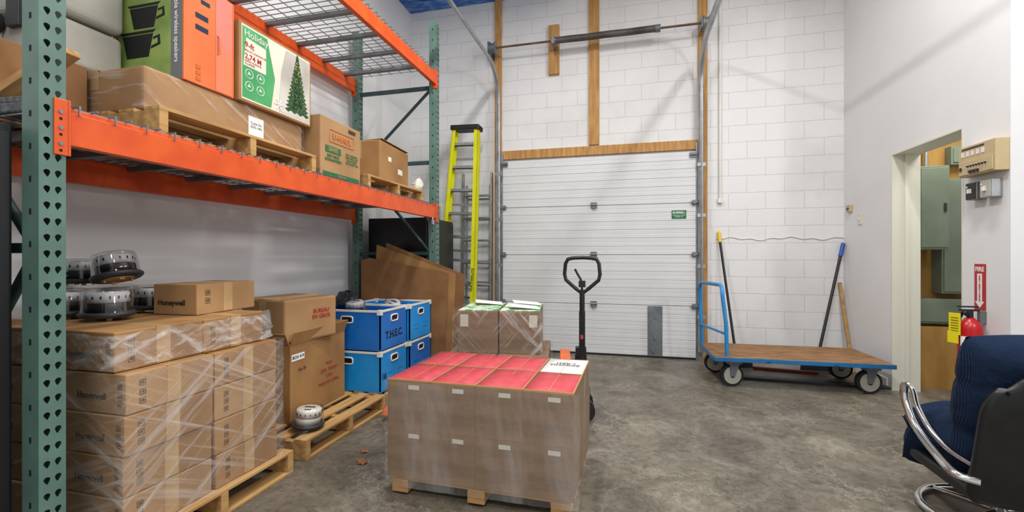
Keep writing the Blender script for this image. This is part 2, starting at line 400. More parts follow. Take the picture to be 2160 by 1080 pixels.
obj('conduit_pipe',G().cyl((1.09,5.77,1.88),(1.09,5.77,4.7),.014).box((1.09,5.775,1.9),(.05,.045,.05)),WHITEP,label='thin white vertical conduit fixed to block wall',category='pipe')
pts=[(1.05+ (XR-1.05)*i/30,5.793,1.445+.012*math.sin(i*.45)-.01*math.sin(i*1.3)) for i in range(31)]
obj('wall_cable',G().tube(pts,.005,6),WHITEP,label='white painted cable drooping along block wall',category='cable')

# ------------------------------------------------------------ rack
XF=-1.9;XB=-2.885;ZL=1.765;ZU=3.15;ZC=3.68
rack=empty('pallet_rack',(XF,1.09,0),label='tall green and orange steel pallet rack with wire decks',category='shelving')
def rl(g): g.v=[(v[0]-XF,v[1]-1.09,v[2]) for v in g.v];return g
def holed(g,x,y0,y1,z0,z1,pitch):
    n=int((z1-z0)/pitch);w=(y1-y0)/2
    for r in range(n):
        for c in range(2):
            a0=y0+c*w;a1=a0+w;b0=z0+r*pitch;b1=b0+pitch;cy=(a0+a1)/2;cz=(b0+b1)/2
            outer=[]
            for (p,q) in [((a0,b0),(a1,b0)),((a1,b0),(a1,b1)),((a1,b1),(a0,b1)),((a0,b1),(a0,b0))]:
                for k in range(4): outer.append((p[0]+(q[0]-p[0])*k/4,p[1]+(q[1]-p[1])*k/4))
            inner=[]
            for (yy,zz) in outer:
                a=math.atan2((zz-cz)/pitch,(yy-cy)/w)
                s=math.sin(a);co_=math.cos(a)
                rw=.0095 if s>-.2 else .0095*(1-.55*min(1,(-s-.2)/.6))
                inner.append((cy+rw*co_+(.002 if c==0 else -.002)*(-s if s<0 else 0),cz+(.0095*s if s>0 else .017*s)+.003))
            m=len(outer)
            g.add([(x,p[0],p[1]) for p in outer]+[(x,p[0],p[1]) for p in inner]+[(x-.002,p[0],p[1]) for p in inner],
                  [(i,(i+1)%m,m+(i+1)%m,m+i) for i in range(m)]+[(m+i,m+(i+1)%m,2*m+(i+1)%m,2*m+i) for i in range(m)])
def column(xf,yc,z1=ZC,pitch=.055):
    g=G();w=.075;y0=yc-w/2;y1=yc+w/2
    holed(g,xf,y0+.006,y1-.006,.01,z1,pitch)
    g.bb(xf-.002,xf,y0,y0+.006,.0,z1);g.bb(xf-.002,xf,y1-.006,y1,.0,z1)
    g.bb(xf-.08,xf-.002,y0,y0+.003,0,z1);g.bb(xf-.08,xf-.002,y1-.003,y1,0,z1)
    g.bb(xf-.08,xf-.078,y0+.003,y0+.022,0,z1);g.bb(xf-.08,xf-.078,y1-.022,y1-.003,0,z1)
    g.bb(xf-.1,xf+.02,y0-.02,y1+.02,0,.008)
    z=.06
    while z<z1-.05:
        g.bb(xf-.045,xf-.035,y0-.0008,y0,z,z+.02,mi=1); z+=pitch*2
    return obj('upright_column',rl(g),[GREEN,DARK],rack)
Y1,Y2=1.0885,4.31
for y in (Y1,Y2):
    column(XF,y);column(XB+.08,y)
    for z in (.15,1.25,2.2,2.98):
        obj('frame_brace',rl(G().bb(XB+.08,XF-.08,y-.018,y+.018,z,z+.035)),DGREEN,rack)
    for a,b in ((.17,1.25),(2.2,1.27),(2.22,2.98)):
        obj('frame_brace',rl(G().tube([(XB+.08,y,a),(XF-.08,y,b)],.017,4)),DGREEN,rack)
def beam(x,ztop,s):
    g=G();ya=Y1+.0375;yb=Y2-.0375;zb=ztop-.135
    g.bb(x-.04*s,x,ya,yb,zb,ztop-.02);g.bb(x-.04*s,x-.018*s,ya,yb,ztop-.02,ztop)
    for yy,sg in ((ya,1),(yb,-1)):
        g.bb(x,x+.006*s,yy-.036 if sg>0 else yy-.012,yy+.012 if sg>0 else yy+.036,zb-.04,ztop+.02)
        g.bb(x-.04*s,x+.006*s,min(yy,yy+.006*sg),max(yy,yy+.006*sg),zb-.04,ztop+.02)
        for k in range(3):
            g.cyl((x+.004*s,yy-.018*sg,zb+.0+k*.055),(x+.009*s,yy-.018*sg,zb+.0+k*.055),.007,mi=1,n=10)
            g.cyl((x+.004*s,yy-.018*sg,zb-.024+k*.055),(x+.0068*s,yy-.018*sg,zb-.024+k*.055),.005,mi=2,n=10)
    return obj('load_beam',rl(g),[ORANGE,STEELD,DARK],rack,bevel=.002)
for z in (ZL,ZU):
    beam(XF,z,1);beam(XB,z,-1)
def deck(y0,y1,z):
    g=G();n=17
    for i in range(n+1):
        y=y0+.02+(y1-y0-.04)*i/n
        g.bb(XB-.0,XF+.002,y-.0027,y+.0027,z,z+.0054)
        if i%2==0: g.bb(XF+.002,XF+.0074,y-.0027,y+.0027,z-.03,z+.0054)
    for k in range(9):
        x=XB+.03+(XF-XB-.06)*k/8
        g.bb(x-.0027,x+.0027,y0+.01,y1-.01,z-.0054,z)
    for k in (.17,.5,.83):
        y=y0+(y1-y0)*k
        g.bb(XB+.045,XF-.045,y-.02,y+.02,z-.035,z-.0055,mi=1)
    return obj('wire_deck',rl(g),[WIRE,STEELD],rack)
for z in (ZL+.006,ZU+.006):
    L=(Y2-Y1-.1)/3
    for i in range(3): deck(Y1+.05+i*L+.005,Y1+.05+(i+1)*L-.005,z)
ZD=ZL+.0125
pl=empty('padlock',(XF+.014,4.16,1.58),label='small steel padlock hanging from rack beam end',category='padlock')
obj('body',G().box((0,0,0),(.02,.04,.045)),STEEL,pl,bevel=.004)
obj('shackle',G().tube([(0,.013*math.cos(rad(a)),.02+.03*math.sin(rad(a)) if a not in(0,180) else .015) for a in range(0,181,20)],.004,6),CHROME,pl)

# ------------------------------------------------------------ pallets
def pallet(loc,rz=0,L=1.0,W=1.0,h=.125,label='worn wooden shipping pallet',name='wooden_pallet',nb=7,mat_=WOOD,sw=.04,bot=True):
    e=empty(name,loc,(0,0,rz),label=label,category='pallet')
    st=obj('stringer',G().bb(-sw/2,sw/2,-W/2,W/2,.014,h-.016),mat_,e,(-L/2+sw/2,0,0),bevel=.002)
    for x in (0,L/2-sw/2): dup(st,(x,0,0),parent=e)
    bd=obj('deck_board',G().bb(-L/2,L/2,-.045,.045,h-.016,h),mat_,e,(0,-W/2+.045,0),bevel=.002)
    for i in range(1,nb): dup(bd,(0,-W/2+.045+(W-.09)*i/(nb-1),0),parent=e)
    y0=-W/2+.05 if bot else -W/2+.25
    bb=obj('bottom_board',G().bb(-L/2,L/2,-.05,.05,0,.014),mat_,e,(0,y0,0),bevel=.002)
    for y in (0 if bot else .05,W/2-.05): dup(bb,(0,y,0),parent=e)
    return e
def cbox(size,loc,rz=0,label='taped brown cardboard box',mat_=CARD,tape='x',name='cardboard_box',group=None,tw=.06,bev=.004):
    w,d,h=size
    o=obj(name,G().bb(-w/2,w/2,-d/2,d/2,0,h),mat_,None,loc,(0,0,rz),bevel=bev,label=label,category='box',group=group)
    e=.0012
    if tape=='x':
        g=G().bb(-w/2-e,w/2+e,-tw/2,tw/2,h,h+e).bb(w/2,w/2+e,-tw/2,tw/2,h*.0+.004,h).bb(-w/2-e,-w/2,-tw/2,tw/2,h*.6,h)
        obj('tape',g,TAPE,o)
    elif tape=='y':
        g=G().bb(-tw/2,tw/2,-d/2-e,d/2+e,h,h+e).bb(-tw/2,tw/2,-d/2-e,-d/2,h*.55,h).bb(-tw/2,tw/2,d/2,d/2+e,h*.55,h)
        obj('tape',g,TAPE,o)
    return o
def marks(o,loc,rot,s=.02,n=3):
    P=[]
    for i in range(n):
        y=-i*s*1.5
        P.append([(-s/2,y-s/2),(s/2,y-s/2),(s/2,y-s/2+.002),(-s/2,y-s/2+.002)])
        P.append([(-s/2,y+s/2-.002),(s/2,y+s/2-.002),(s/2,y+s/2),(-s/2,y+s/2)])
        P.append([(-s/2,y-s/2),(-s/2+.002,y-s/2),(-s/2+.002,y+s/2),(-s/2,y+s/2)])
        P.append([(s/2-.002,y-s/2),(s/2,y-s/2),(s/2,y+s/2),(s/2-.002,y+s/2)])
        P.append([(-s*.2,y-s*.25),(-s*.1,y-s*.25),(-s*.1,y),(0,y+s*.3),(-s*.3,y),(-s*.2,y)])
        P.append([(s*.1,y-s*.25),(s*.2,y-s*.25),(s*.2,y),(s*.3,y),(s*.15,y+s*.3),(s*.0,y)])
    poly('handling_symbols',P,INKH,o,loc,rot)

# ---- pile 1
px0,px1,py0,py1=-2.83,-1.88,1.30,2.09
pallet((-2.35,1.72,0),rad(90),.90,1.0,.127,'wooden pallet under wrapped stack of brown boxes')
LH=.1625
for lay in range(5):
    ox=0 if lay<4 else -.05
    for j in range(2):
        for i in range(2):
            w=.462;d=.384
            x=px1-.240-i*.476+ox+random.uniform(-.005,.005);y=py0+.199+j*.394+random.uniform(-.004,.004)-(.03 if lay==4 else 0)*(j)
            z=.128+lay*LH
            o=cbox((w,d-(.03 if lay==4 and j else 0),LH-.002),(x,y,z),rad(random.uniform(-.3,.3)),'brown cardboard carton with black maker name and clear tape',CARD if (lay+j)%3 else CARD2,'x',group='brown cartons in the wrapped stack',bev=.006)
            if i==0:
                marks(o,(w/2+.001,-.13,LH*.72),RA,.024)
            if j==0:
                text('Honeywell',.036,INKH,o,(.05 if i==0 else 0,-d/2-.001,LH*.42),RN,bold=.001)
                marks(o,(.2,-d/2-.001,LH*.7),RN,.022)
                decal('paper_label',.055,.085,TAPE,o,(-.06-.09,-d/2-.001,LH*.5),RN)
o=cbox((.26,.39,.155),(-2.24,1.97,.128+5*LH),rad(4),'open-topped brown carton resting on top of the stack',CARD2,'x',group='brown cartons in the wrapped stack')
text('Honeywell',.038,INKH,o,(-.02,-.196,.06),RN,bold=.0012);marks(o,(.131,-.13,.11),RA,.028,2)
def wrap(name,x0,x1,y0,y1,z0,z1,m,lab,amp=.006,taper=.0,nz=14,nx=20):
    g=G();per=[]
    for i in range(nx): per.append((x0+(x1-x0)*i/nx,y0))
    for i in range(nx): per.append((x1,y0+(y1-y0)*i/nx))
    for i in range(nx): per.append((x1-(x1-x0)*i/nx,y1))
    for i in range(nx): per.append((x0,y1-(y1-y0)*i/nx))
    n=len(per);cx=(x0+x1)/2;cy=(y0+y1)/2;vs=[]
    for k in range(nz+1):
        z=z0+(z1-z0)*k/nz;s=1-taper*(k/nz)
        for (x,y) in per:
            dx=x-cx;dy=y-cy;l=math.hypot(dx,dy);e=random.uniform(0,amp)
            vs.append((cx+dx*s+dx/l*e,cy+dy*s+dy/l*e,z+random.uniform(-.5,.5)*amp))
    fs=[(k*n+i,k*n+(i+1)%n,(k+1)*n+(i+1)%n,(k+1)*n+i) for k in range(nz) for i in range(n)]
    g.add(vs,fs,0,True)
    return obj(name,g,m,label=lab,category='plastic wrap')
wrap('stretch_wrap',-2.845,-1.862,1.283,2.103,.131,.128+4*LH,WRAP,'clear crinkled stretch film around brown carton stack',amp=.009)
wrap('stretch_wrap',-2.90,-1.912,1.278,2.07,.128+4*LH+.016,.128+5*LH-.01,WRAPL,'loose clear stretch film around upper brown cartons',amp=.014,taper=.01)

def meter(loc,rot=(0,0,0),s=1,label='round utility meter with clear dome and dark base',face=None):
    e=empty('utility_meter',loc,rot,label=label,category='meter',group='round utility meters')
    e.scale=(s,s,s)
    g=G().lathe([(.001,0.012),(.085,.012),(.095,.02),(.098,.030),(.09,.036),(.001,.036)],36)
    obj('base_ring',g,DGREYP,e)
    g=G().cyl((0,0,.009),(0,0,.0125),.06)
    for a in (45,135,225,315): g.box((.05*math.cos(rad(a)),.05*math.sin(rad(a)),.006),(.006,.018,.012),Matrix.Rotation(rad(a),3,'Z'))
    obj('contact_blade',g,KRAFT,e)
    obj('meter_body',G().lathe([(.001,.036),(.074,.036),(.074,.072),(.07,.076),(.001,.076)],36),BLACK if face is None else WHITEP,e)
    g=G().lathe([(.001,.120),(.066,.120),(.072,.114),(.0745,.076),(.001,.0765)],36)
    for k in range(16):
        a=k*math.pi/8;g.box((.0742*math.cos(a),.0742*math.sin(a),.098),(.002,.005,.012),Matrix.Rotation(a,3,'Z'),mi=1)
    obj('dial_face',g,[SILV if face is None else WHITEP,BLACK],e)
    obj('display',G().box((0,.02,.1205),(.06,.02,.002)).box((0,-.03,.1205),(.04,.012,.002)),INK,e)
    obj('glass_dome',G().lathe([(.091,.036),(.088,.05),(.085,.118),(.079,.130),(.06,.136),(.001,.137)],36),GLASS,e)
    return e
zt=.128+5*LH+.001
meter((-2.36,1.56,zt),(0,0,.3),1.1);meter((-2.50,1.86,zt),(0,0,1),1.05);meter((-2.62,1.55,zt),(0,0,2),1.05);meter((-2.72,1.85,zt),(0,0,2),1.05)
meter((-2.44,1.66,zt+.17),(rad(-8),rad(-14),.5),1.08,'round utility meter tipped on top of the others')
meter((-2.70,1.66,zt+.150),(0,0,.5),1.0)

# ---- pallet 2, big box
pallet((-2.37,2.76,0),rad(90),.92,1.0,.125,'pale wooden pallet beside the carton stack')
meter((-1.99,2.46,.133),(0,rad(5),.4),1.05,'white round utility meter on wooden pallet',face=1)
def openbox(size,loc,rz,label,mat_=CARD,t=.006,flap=.12,fa=(60,75,70,80),name='open_cardboard_box'):
    w,d,h=size
    o=obj(name,G().bb(-w/2,w/2,-d/2,d/2,0,t).bb(-w/2,-w/2+t,-d/2,d/2,t,h).bb(w/2-t,w/2,-d/2,d/2,t,h).bb(-w/2+t,w/2-t,-d/2,-d/2+t,t,h).bb(-w/2+t,w/2-t,d/2-t,d/2,t,h),mat_,None,loc,(0,0,rz),label=label,category='box')
    for k,(x,y,a,ln) in enumerate([(w/2,0,0,d),(0,d/2,90,w),(-w/2,0,180,d),(0,-d/2,270,w)]):
        if fa[k] is None: continue
        g=G().bb(0,flap,-ln/2+.004,ln/2-.004,-t/2,t/2)
        f=obj('box_flap',g,mat_,o,(x,y,h))
        f.rotation_euler=Euler((0,-rad(fa[k]),rad(a)),'XYZ')
    return o
b=openbox((.52,.64,.52),(-2.43,2.80,.126),rad(3),'tall open cardboard box with red printed shipping marks',CARD,fa=(70,55,80,64),flap=.09)
decal('paper_label',.13,.045,WHITE,b,(.2615,-.24,.43),RA);text('BOX 419',.03,INK,b,(.263,-.24,.43),RA,bold=.0005)
text('HCA:\nQ/N:  TEXGO\nCTN:\nMADE IN CHINA',.034,INKR,b,(.263,.11,.24),RA,sp=1.4)
text('Feb 20',.03,INKB,b,(.263,-.2,.34),RA)
o=cbox((.42,.46,.30),(-2.36,2.74,.647),rad(-8),'square brown cardboard box stacked on the open box',CARD2,'y',bev=.016)
text('BUREAU\nEN GROS',.04,INKR,o,(.2125,.08,.18),RA,bold=.0008)
decal('paper_label',.12,.1,WHITE,o,(.02,-.232,.17),(rad(90),rad(-15),0))

# ---- blue crates
pallet((-2.27,3.69,0),rad(90),.9,.92,.125,'wooden pallet under stacked blue totes')
def crate(loc,label,txt=None,mat_=BLUE,rz=0):
    w,d,h=.62,.45,.325;t=.01
    e=empty('storage_tote',loc,(0,0,rz),label=label,category='tote',group='blue plastic storage totes')
    g=G().bb(-w/2,w/2,-d/2,d/2,0,t).bb(-w/2,-w/2+t,-d/2,d/2,t,h).bb(w/2-t,w/2,-d/2,d/2,t,h).bb(-w/2,w/2,-d/2,-d/2+t,t,h).bb(-w/2,w/2,d/2-t,d/2,t,h)
    obj('tote_body',g,mat_,e)
    r=.012;g=G()
    g.bb(-w/2-.004,w/2+.004,-d/2-.004,-d/2+r,h-.014,h+.004).bb(-w/2-.004,w/2+.004,d/2-r,d/2+.004,h-.014,h+.004)
    g.bb(-w/2-.004,-w/2+r,-d/2,d/2,h-.014,h+.004).bb(w/2-r,w/2+.004,-d/2,d/2,h-.014,h+.004)
    for sx in (-1,1):
        for sy in (-1,1): g.bb(sx*w/2-.03*(sx>0)-.006*(sx<0),sx*w/2+.006*(sx>0)+.03*(sx<0),sy*d/2-.03*(sy>0)-.006*(sy<0),sy*d/2+.006*(sy>0)+.03*(sy<0),h-.035,h+.008)
    obj('tote_rim',g,WHITEP,e,bevel=.002)
    for rt,lc in ((RA,(w/2+.001,.0,h*.76)),(RN,(-.0,-d/2-.001,h*.76))):
        g=G();pts=[(.055*math.copysign(abs(math.cos(a))**.4,math.cos(a)),.026*math.copysign(abs(math.sin(a))**.4,math.sin(a)),0) for a in [2*math.pi*k/28+.01 for k in range(28)]]
        g.tube(pts,.007,6,closed=True);hf=obj('handle_frame',g,WHITEP,e,lc,rt)
        g=G().extr([(p[0]*.9,p[1]*.85) for p in pts],2,-.0005,.0005);obj('handle_hole',g,DARK,hf)
    if txt:
        text(txt[0],txt[1],INK,e,(w/2+.0015,txt[2],txt[3]),RA,bold=.0025)
    g=G()
    for ix in range(6):
        for sgn in (-1,1):
            for row in (.09,.13):
                y=sgn*(.06+ix%3*.035);
                g.cyl((w/2,y,row),(w/2+.001,y,row),.0055,n=8)
    if not txt or txt[0]=='16': obj('vent_holes',g,BLUED,e)
    return e
cx=-1.93-.31
crate((cx,3.465,.126),'blue corrugated plastic tote with handwritten number',('16',.07,-.17,.12))
crate((cx+.02,3.935,.126),'blue plastic tote at the bottom of the stack',mat_=BLUED)
crate((cx,3.465,.466),'blue plastic tote with white rim and black initials',('T.H.E.C.',.085,.0,.11),BLUED)
crate((cx+.02,3.935,.466),'light blue plastic tote with white rim')
meter((-2.32,3.50,.72),(rad(12),0,0),1.0);meter((-2.2,3.92,.69),(rad(25),rad(15),0),1.0)
g=G().sphere((0,0,.09),.12,24,sc=(1,.8,.75));g.v=[(v[0]+random.uniform(-.012,.012),v[1]+random.uniform(-.012,.012),v[2]+random.uniform(-.012,.012)) for v in g.v]
obj('dark_bag',g,mat('dark_film','#1A1C20','#3A3D44',rough=.3,scale=12,bump=.5,bscale=14),None,(-2.46,3.56,.74),label='crumpled dark plastic bag inside blue tote',category='bag')

# ---- leaning cardboard sheets
def sheet(q,y0,y1,lab,m):
    zs=[p[1] for p in q];zm=min(zs);zM=max(zs)
    g=G();vs=[]
    for off in (0,.006):
        for (x,z) in q: vs.append((x,y0+(y1-y0)*(z-zm)/(zM-zm)+off,z))
    n=len(q);g.add(vs,[tuple(range(n)),tuple(range(2*n-1,n-1,-1))]+[(i,i+n,(i+1)%n+n,(i+1)%n) for i in range(n)])
    cx=sum(p[0] for p in q)/n
    g.v=[(v[0]-cx,v[1]-y0,v[2]-zm) for v in g.v]
    return obj('cardboard_sheet',g,m,None,(cx,y0,zm),label=lab,category='cardboard')
S='flat brown cardboard sheet leaning against rack upright'
sheet([(-2.72,.01),(-1.78,.0),(-1.73,1.07),(-2.62,1.22),(-2.72,1.2)],4.18,4.186,S,CARDD)
sheet([(-2.6,.01),(-1.70,.0),(-1.66,1.06),(-2.55,1.36)],4.202,4.208,S,CARD)
sheet([(-2.5,.0),(-1.62,.01),(-1.57,1.05),(-2.45,1.38)],4.226,4.232,S,CARDD)

def cabinet(x0,x1,y0,y1,h,label):
    e=empty('metal_cabinet',((x0+x1)/2,(y0+y1)/2,0),label=label,category='cabinet')
    w=(x1-x0)/2;d=(y1-y0)/2
    obj('cabinet_body',G().bb(-w,w,-d,d,0.02,h),BLACKM,e,bevel=.006)
    g=G().bb(w,w+.012,-d+.012,d-.012,.05,h-.03)
    obj('cabinet_door',g,BLACKM,e,bevel=.003)
    obj('door_handle',G().bb(w+.012,w+.03,-d+.05,-d+.07,h*.5,h*.5+.12),STEELD,e,bevel=.003)
    obj('foot',G().bb(-w+.02,w-.02,-d+.02,d-.02,0,.02),RUBBER,e)
    return e
cabinet(-2.8,-2.09,4.45,5.2,1.66,'tall black metal equipment cabinet behind the rack')
cabinet(-2.72,-1.985,.42,1.03,1.68,'tall black metal cabinet beside rack upright')
cbox((.12,.2,.16),(-2.16,4.75,1.661),0,'small cardboard box on black cabinet',CARD2,None)

# ---- ladders
def stepladder(loc,rot):
    e=empty('step_ladder',loc,rot,label='closed yellow fibreglass step ladder with black top cap',category='ladder')
    Ht=2.93;wb=.26;wt=.165
    for s in (-1,1):
        g=G()
        for (x0,x1,yy0,yy1) in ((-.04,.012,-.045,-.036),(.004,.012,-.045,.045),(-.04,.012,.036,.045)):
            a=G().bb(x0,x1,yy0,yy1,0,Ht-.05)
            g.add([(s*(v[0]*1+wb+(wt-wb)*v[2]/Ht),v[1],v[2]) for v in a.v],a.f)
        obj('front_rail',g,YELLOW,e)
        g=G().bb(-.03,.0,-.015,.015,.05,Ht-.1)
        g.v=[(s*(v[0]+wb+(wt-wb)*v[2]/Ht),v[1]+.075,v[2]) for v in g.v];obj('rear_rail',g,YELLOW,e)
        obj('foot',G().box((s*wb,0,.02),(.05,.1,.05)),BLACK,e,bevel=.004)
    for i in range(9):
        z=.3+i*.3;w=wb+(wt-wb)*z/Ht-.005
        g=G().bb(-w,w,-.034,.034,z,z+.006).bb(-w,w,-.034,-.028,z-.028,z).bb(-w,w,.028,.034,z-.028,z)
        obj('step',g,STEEL,e)
        if i%2: obj('rear_brace',G().bb(-w+.01,w-.01,.07,.08,z+.1,z+.13),STEEL,e)
    obj('top_cap',G().bb(-wt-.03,wt+.03,-.07,.1,Ht-.06,Ht),BLACK,e,bevel=.008)
    text('FEATHERLITE',.05,INK,e,(wb+(wt-wb)*.33-.015,-.0465,.95),(rad(90),rad(-88),0),bold=.0008)
    return e
stepladder((-2.12,5.30,0),(rad(-3),rad(2.2),rad(-2)))
def extladder(loc,rot):
    e=empty('extension_ladder',loc,rot,label='aluminium extension ladder standing against wall',category='ladder')
    for s in (-1,1):
        obj('rail',G().bb(s*.2-.012,s*.2+.012,-.03,.03,0,2.35),STEEL,e,bevel=.002)
        obj('rail',G().bb(s*.165-.01,s*.165+.01,.035,.085,.1,2.2),STEEL,e,bevel=.002)
    for i in range(7):
        obj('rung',G().cyl((-.19,0,.25+i*.3),(.19,0,.25+i*.3),.016),STEEL,e)
        obj('rung',G().cyl((-.16,.06,.33+i*.28),(.16,.06,.33+i*.28),.014),STEEL,e)
    return e
extladder((-1.93,5.64,0),(rad(-1),0,0))

# ---- shelf goods
pa=pallet((-2.40,2.02,ZD),rad(90),1.02,.84,.125,'wooden pallet on the rack deck under long flat box',nb=6)
zb=ZD+.126
lb=cbox((.62,1.02,.205),(-2.42,2.05,zb),0,'long flat cardboard box wrapped in clear film on pallet',CARD,'y',bev=.014)
decal('paper_label',.11,.12,WHITE,lb,(.3112,.12,.09),RA)
text('Cube 5m\nSD0-14N',.022,INK,lb,(.3122,.12,.1),RA)
wrap('stretch_wrap',-2.735,-2.105,1.535,2.566,zb+.004,zb+.2,m_wrap('shelf_film',.05,.5,[((rad(30),0,0),(1,1,10),4)],.52,.75,.14,.4),'clear stretch film around long box on rack',amp=.004,nz=6)
zt2=zb+.206
sb=empty('speaker_carton',(-2.335,1.865,zt2),label='glossy orange and green printed carton for outdoor speakers',category='box')
ORP=mat('orange_print','#D9683A','#E37C48',rough=.3,scale=3);GRP=mat('green_print','#6C8C3C','#9CB460',rough=.3,scale=5)
GYP=mat('grey_print','#6E7276',rough=.3);DBP=mat('navy_print','#22304E',rough=.3)
PKP=mat('pink_print','#D9847E','#E08058',rough=.3,scale=2)
w,d,h=.47,.29,.52
obj('carton_body',G().bb(-w/2,w/2,-d/2,d/2,0,h),ORP,sb,bevel=.003)
decal('printed_panel',.42,h-.01,GRP,sb,(.015,-d/2-.001,h/2),RN)
decal('printed_panel',.07,h-.01,GYP,sb,(.19,-d/2-.0015,h/2),RN)
decal('printed_panel',.1,h-.01,PKP,sb,(w/2+.001,.08,h/2),RA)
def lampshape(x,z,s):
    return [[(x-.5*s,z+.28*s),(x+.5*s,z+.28*s),(x+.42*s,z+.22*s),(x-.42*s,z+.22*s)],[(x-.42*s,z+.2*s),(x+.42*s,z+.2*s),(x+.3*s,z-.28*s),(x-.3*s,z-.28*s)],[(x+.42*s,z+.12*s),(x+.6*s,z+.16*s),(x+.62*s,z-.05*s),(x+.36*s,z-.12*s),(x+.37*s,z-.06*s),(x+.55*s,z-.01*s),(x+.54*s,z+.1*s),(x+.42*s,z+.07*s)]]
poly('printed_picture',lampshape(-.06,.20,.24)+lampshape(-.02,.34,.22),INK,sb,(0,-d/2-.002,0),RN)
text('portable wireless speakers',.036,WHITE,sb,(.19,-d/2-.003,.28),(rad(90),rad(90),0),bold=.0005)
for (y,z,a,b_) in ((-.05,.35,.07,.025),(-.05,.29,.07,.025),(-.03,.43,.05,.02)): decal('printed_picture',a,b_,DBP,sb,(w/2+.0015,y,z),RA)
for (y,z) in ((-.07,.09),(-.07,.06),(-.07,.03)): decal('printed_picture',.025,.02,INKO,sb,(w/2+.002,y,z),RA)
obj('carton_handle',G().tube([(w/2+.002,.04,.2),(w/2+.008,.045,.21),(w/2+.01,.045,.29),(w/2+.002,.04,.3)],.004,6),ORP,sb)
tb=empty('tree_carton',(-2.255,2.31,zt2),(0,0,rad(-1)),label='worn printed carton for artificial holiday tree',category='box')
w,d,h=.36,.57,.45
obj('carton_body',G().bb(-w/2,w/2,-d/2,d/2,0,h),CARD,tb,bevel=.006)
GPRT=mat('bright_green_print','#3A9456','#55AA6C',rough=.35,scale=4);CRM=mat('cream_print','#DCD8C8',rough=.4);GRYPR=mat('room_print','#A39E94','#D0CCC4',rough=.4,scale=3)
decal('printed_panel',d-.03,h-.03,CRM,tb,(w/2+.001,0,h/2),RA)
poly('printed_panel',[[(-.265,-.2),(-.06,-.2),(-.03,-.02),(-.09,.2),(-.265,.2)]],GPRT,tb,(w/2+.002,0,h/2),RA)
poly('printed_panel',[[(-.0,-.2),(.265,-.2),(.265,.2),(.06,.2),(.02,.05)]],GRYPR,tb,(w/2+.0025,0,h/2),RA)
poly('printed_panel',[[(-.26,-.02),(-.1,-.02),(-.1,.13),(-.24,.14)]],CRM,tb,(w/2+.003,0,h/2),RA)
text('Holiday',.055,CRM,tb,(w/2+.004,-.17,h/2+.165),RA,bold=.0003)
text('9-ft',.045,INKR,tb,(w/2+.004,-.25,h/2+.1),RA,align='LEFT',bold=.0008)
text('PRE-LIT HUDSON FIR',.016,INKR,tb,(w/2+.004,-.25,h/2+.068),RA,align='LEFT')
text('2,74 M',.042,INKR,tb,(w/2+.004,-.25,h/2+.035),RA,align='LEFT',bold=.0008)
text('SAPIN HUDSON\nILLUMINE',.016,INKR,tb,(w/2+.004,-.25,h/2+.002),RA,align='LEFT')
for (yy,zz) in ((-.22,-.06),(-.14,-.06),(-.22,-.13),(-.14,-.13)):
    obj('printed_symbol',G().tube([(.026*math.cos(a*.524),.026*math.sin(a*.524),0) for a in range(12)],.002,4,closed=True).box((0,0,0),(.02,.006,.001)).box((0,.008,0),(.006,.012,.001)),WHITE,tb,(w/2+.003,yy,h/2+zz),RA)
P=[]
for k in range(14):
    z=-.17+k*.0262;ww=.1*(1-k/14)+.006;
    pts=[]
    m=8
    for q in range(m+1): pts.append((-ww+2*ww*q/m,z+(-.009 if q%2 else .005)))
    pts+= [(ww*.35,z+.036),(-ww*.35,z+.036)]
    P.append(pts)
TREEG=mat('tree_print','#16361C','#2F5A2C',rough=.5,scale=60)
poly('printed_tree',P,TREEG,tb,(w/2+.004,.155,h/2),RA)
P=[]
for k in range(70):
    z=random.uniform(-.16,.17);ww=.095*(1-(z+.17)/.37);x=random.uniform(-ww,ww);P.append([(x-.002,z-.002),(x+.002,z-.002),(x+.002,z+.002),(x-.002,z+.002)])
poly('printed_tree_lights',P,mat('warm_dots','#E8D478',rough=.4),tb,(w/2+.0052,.155,h/2),RA)
P=[]
for k in range(6):
    a=k*math.pi/3;c_,s_=math.cos(a),math.sin(a)
    P.append([(0-.003*s_,.003*c_),(.035*c_-.003*s_,.035*s_+.003*c_),(.035*c_+.003*s_,.035*s_-.003*c_),(.003*s_,-.003*c_)])
poly('printed_snowflake',P,WHITE,tb,(w/2+.005,-.0,h/2-.16),RA)
uh=obj('moving_box',G().bb(-.2,.2,-.235,.235,0,.43),CARD2,None,(-2.205,2.84,ZD),(0,0,0),bevel=.008,label='brown moving box with orange and green printing on rack deck',category='box')
e=.203
poly('hand_hole',[[(-.04,-.012),(.04,-.012),(.045,.0),(.04,.012),(-.04,.012),(-.045,0)]],INKB,uh,(e,.12,.39),RA)
text('U-HAUL',.06,INKO,uh,(e,.0,.305),RA,bold=.0015);
obj('printed_frame',G().tube([(-.14,-.035,0),(.14,-.035,0),(.14,.05,0),(-.14,.05,0)],.002,4,closed=True),INKO,uh,(e-.001,0,.3),RA)
decal('printed_panel',.17,.045,INKG,uh,(e,-.1,.21),RA);text('SAVE!',.042,CARD2,uh,(e+.001,-.1,.21),RA,bold=.001)
text('BEST PRICE\nGUARANTEED!',.027,INKG,uh,(e,-.1,.15),RA,bold=.0008)
text('BUY A BUNDLE\nAND WE\'LL BUY\nBACK WHAT\nYOU DON\'T USE',.021,INKG,uh,(e,.12,.18),RA,bold=.0005)
decal('printed_panel',.42,.03,INKG,uh,(e,0,.035),RA);text('uhaul.com',.026,CARD2,uh,(e+.001,0,.036),RA)
pallet((-2.38,3.66,ZD),rad(90),1.0,.78,.12,'small wooden pallet at the end of the rack deck',nb=6)
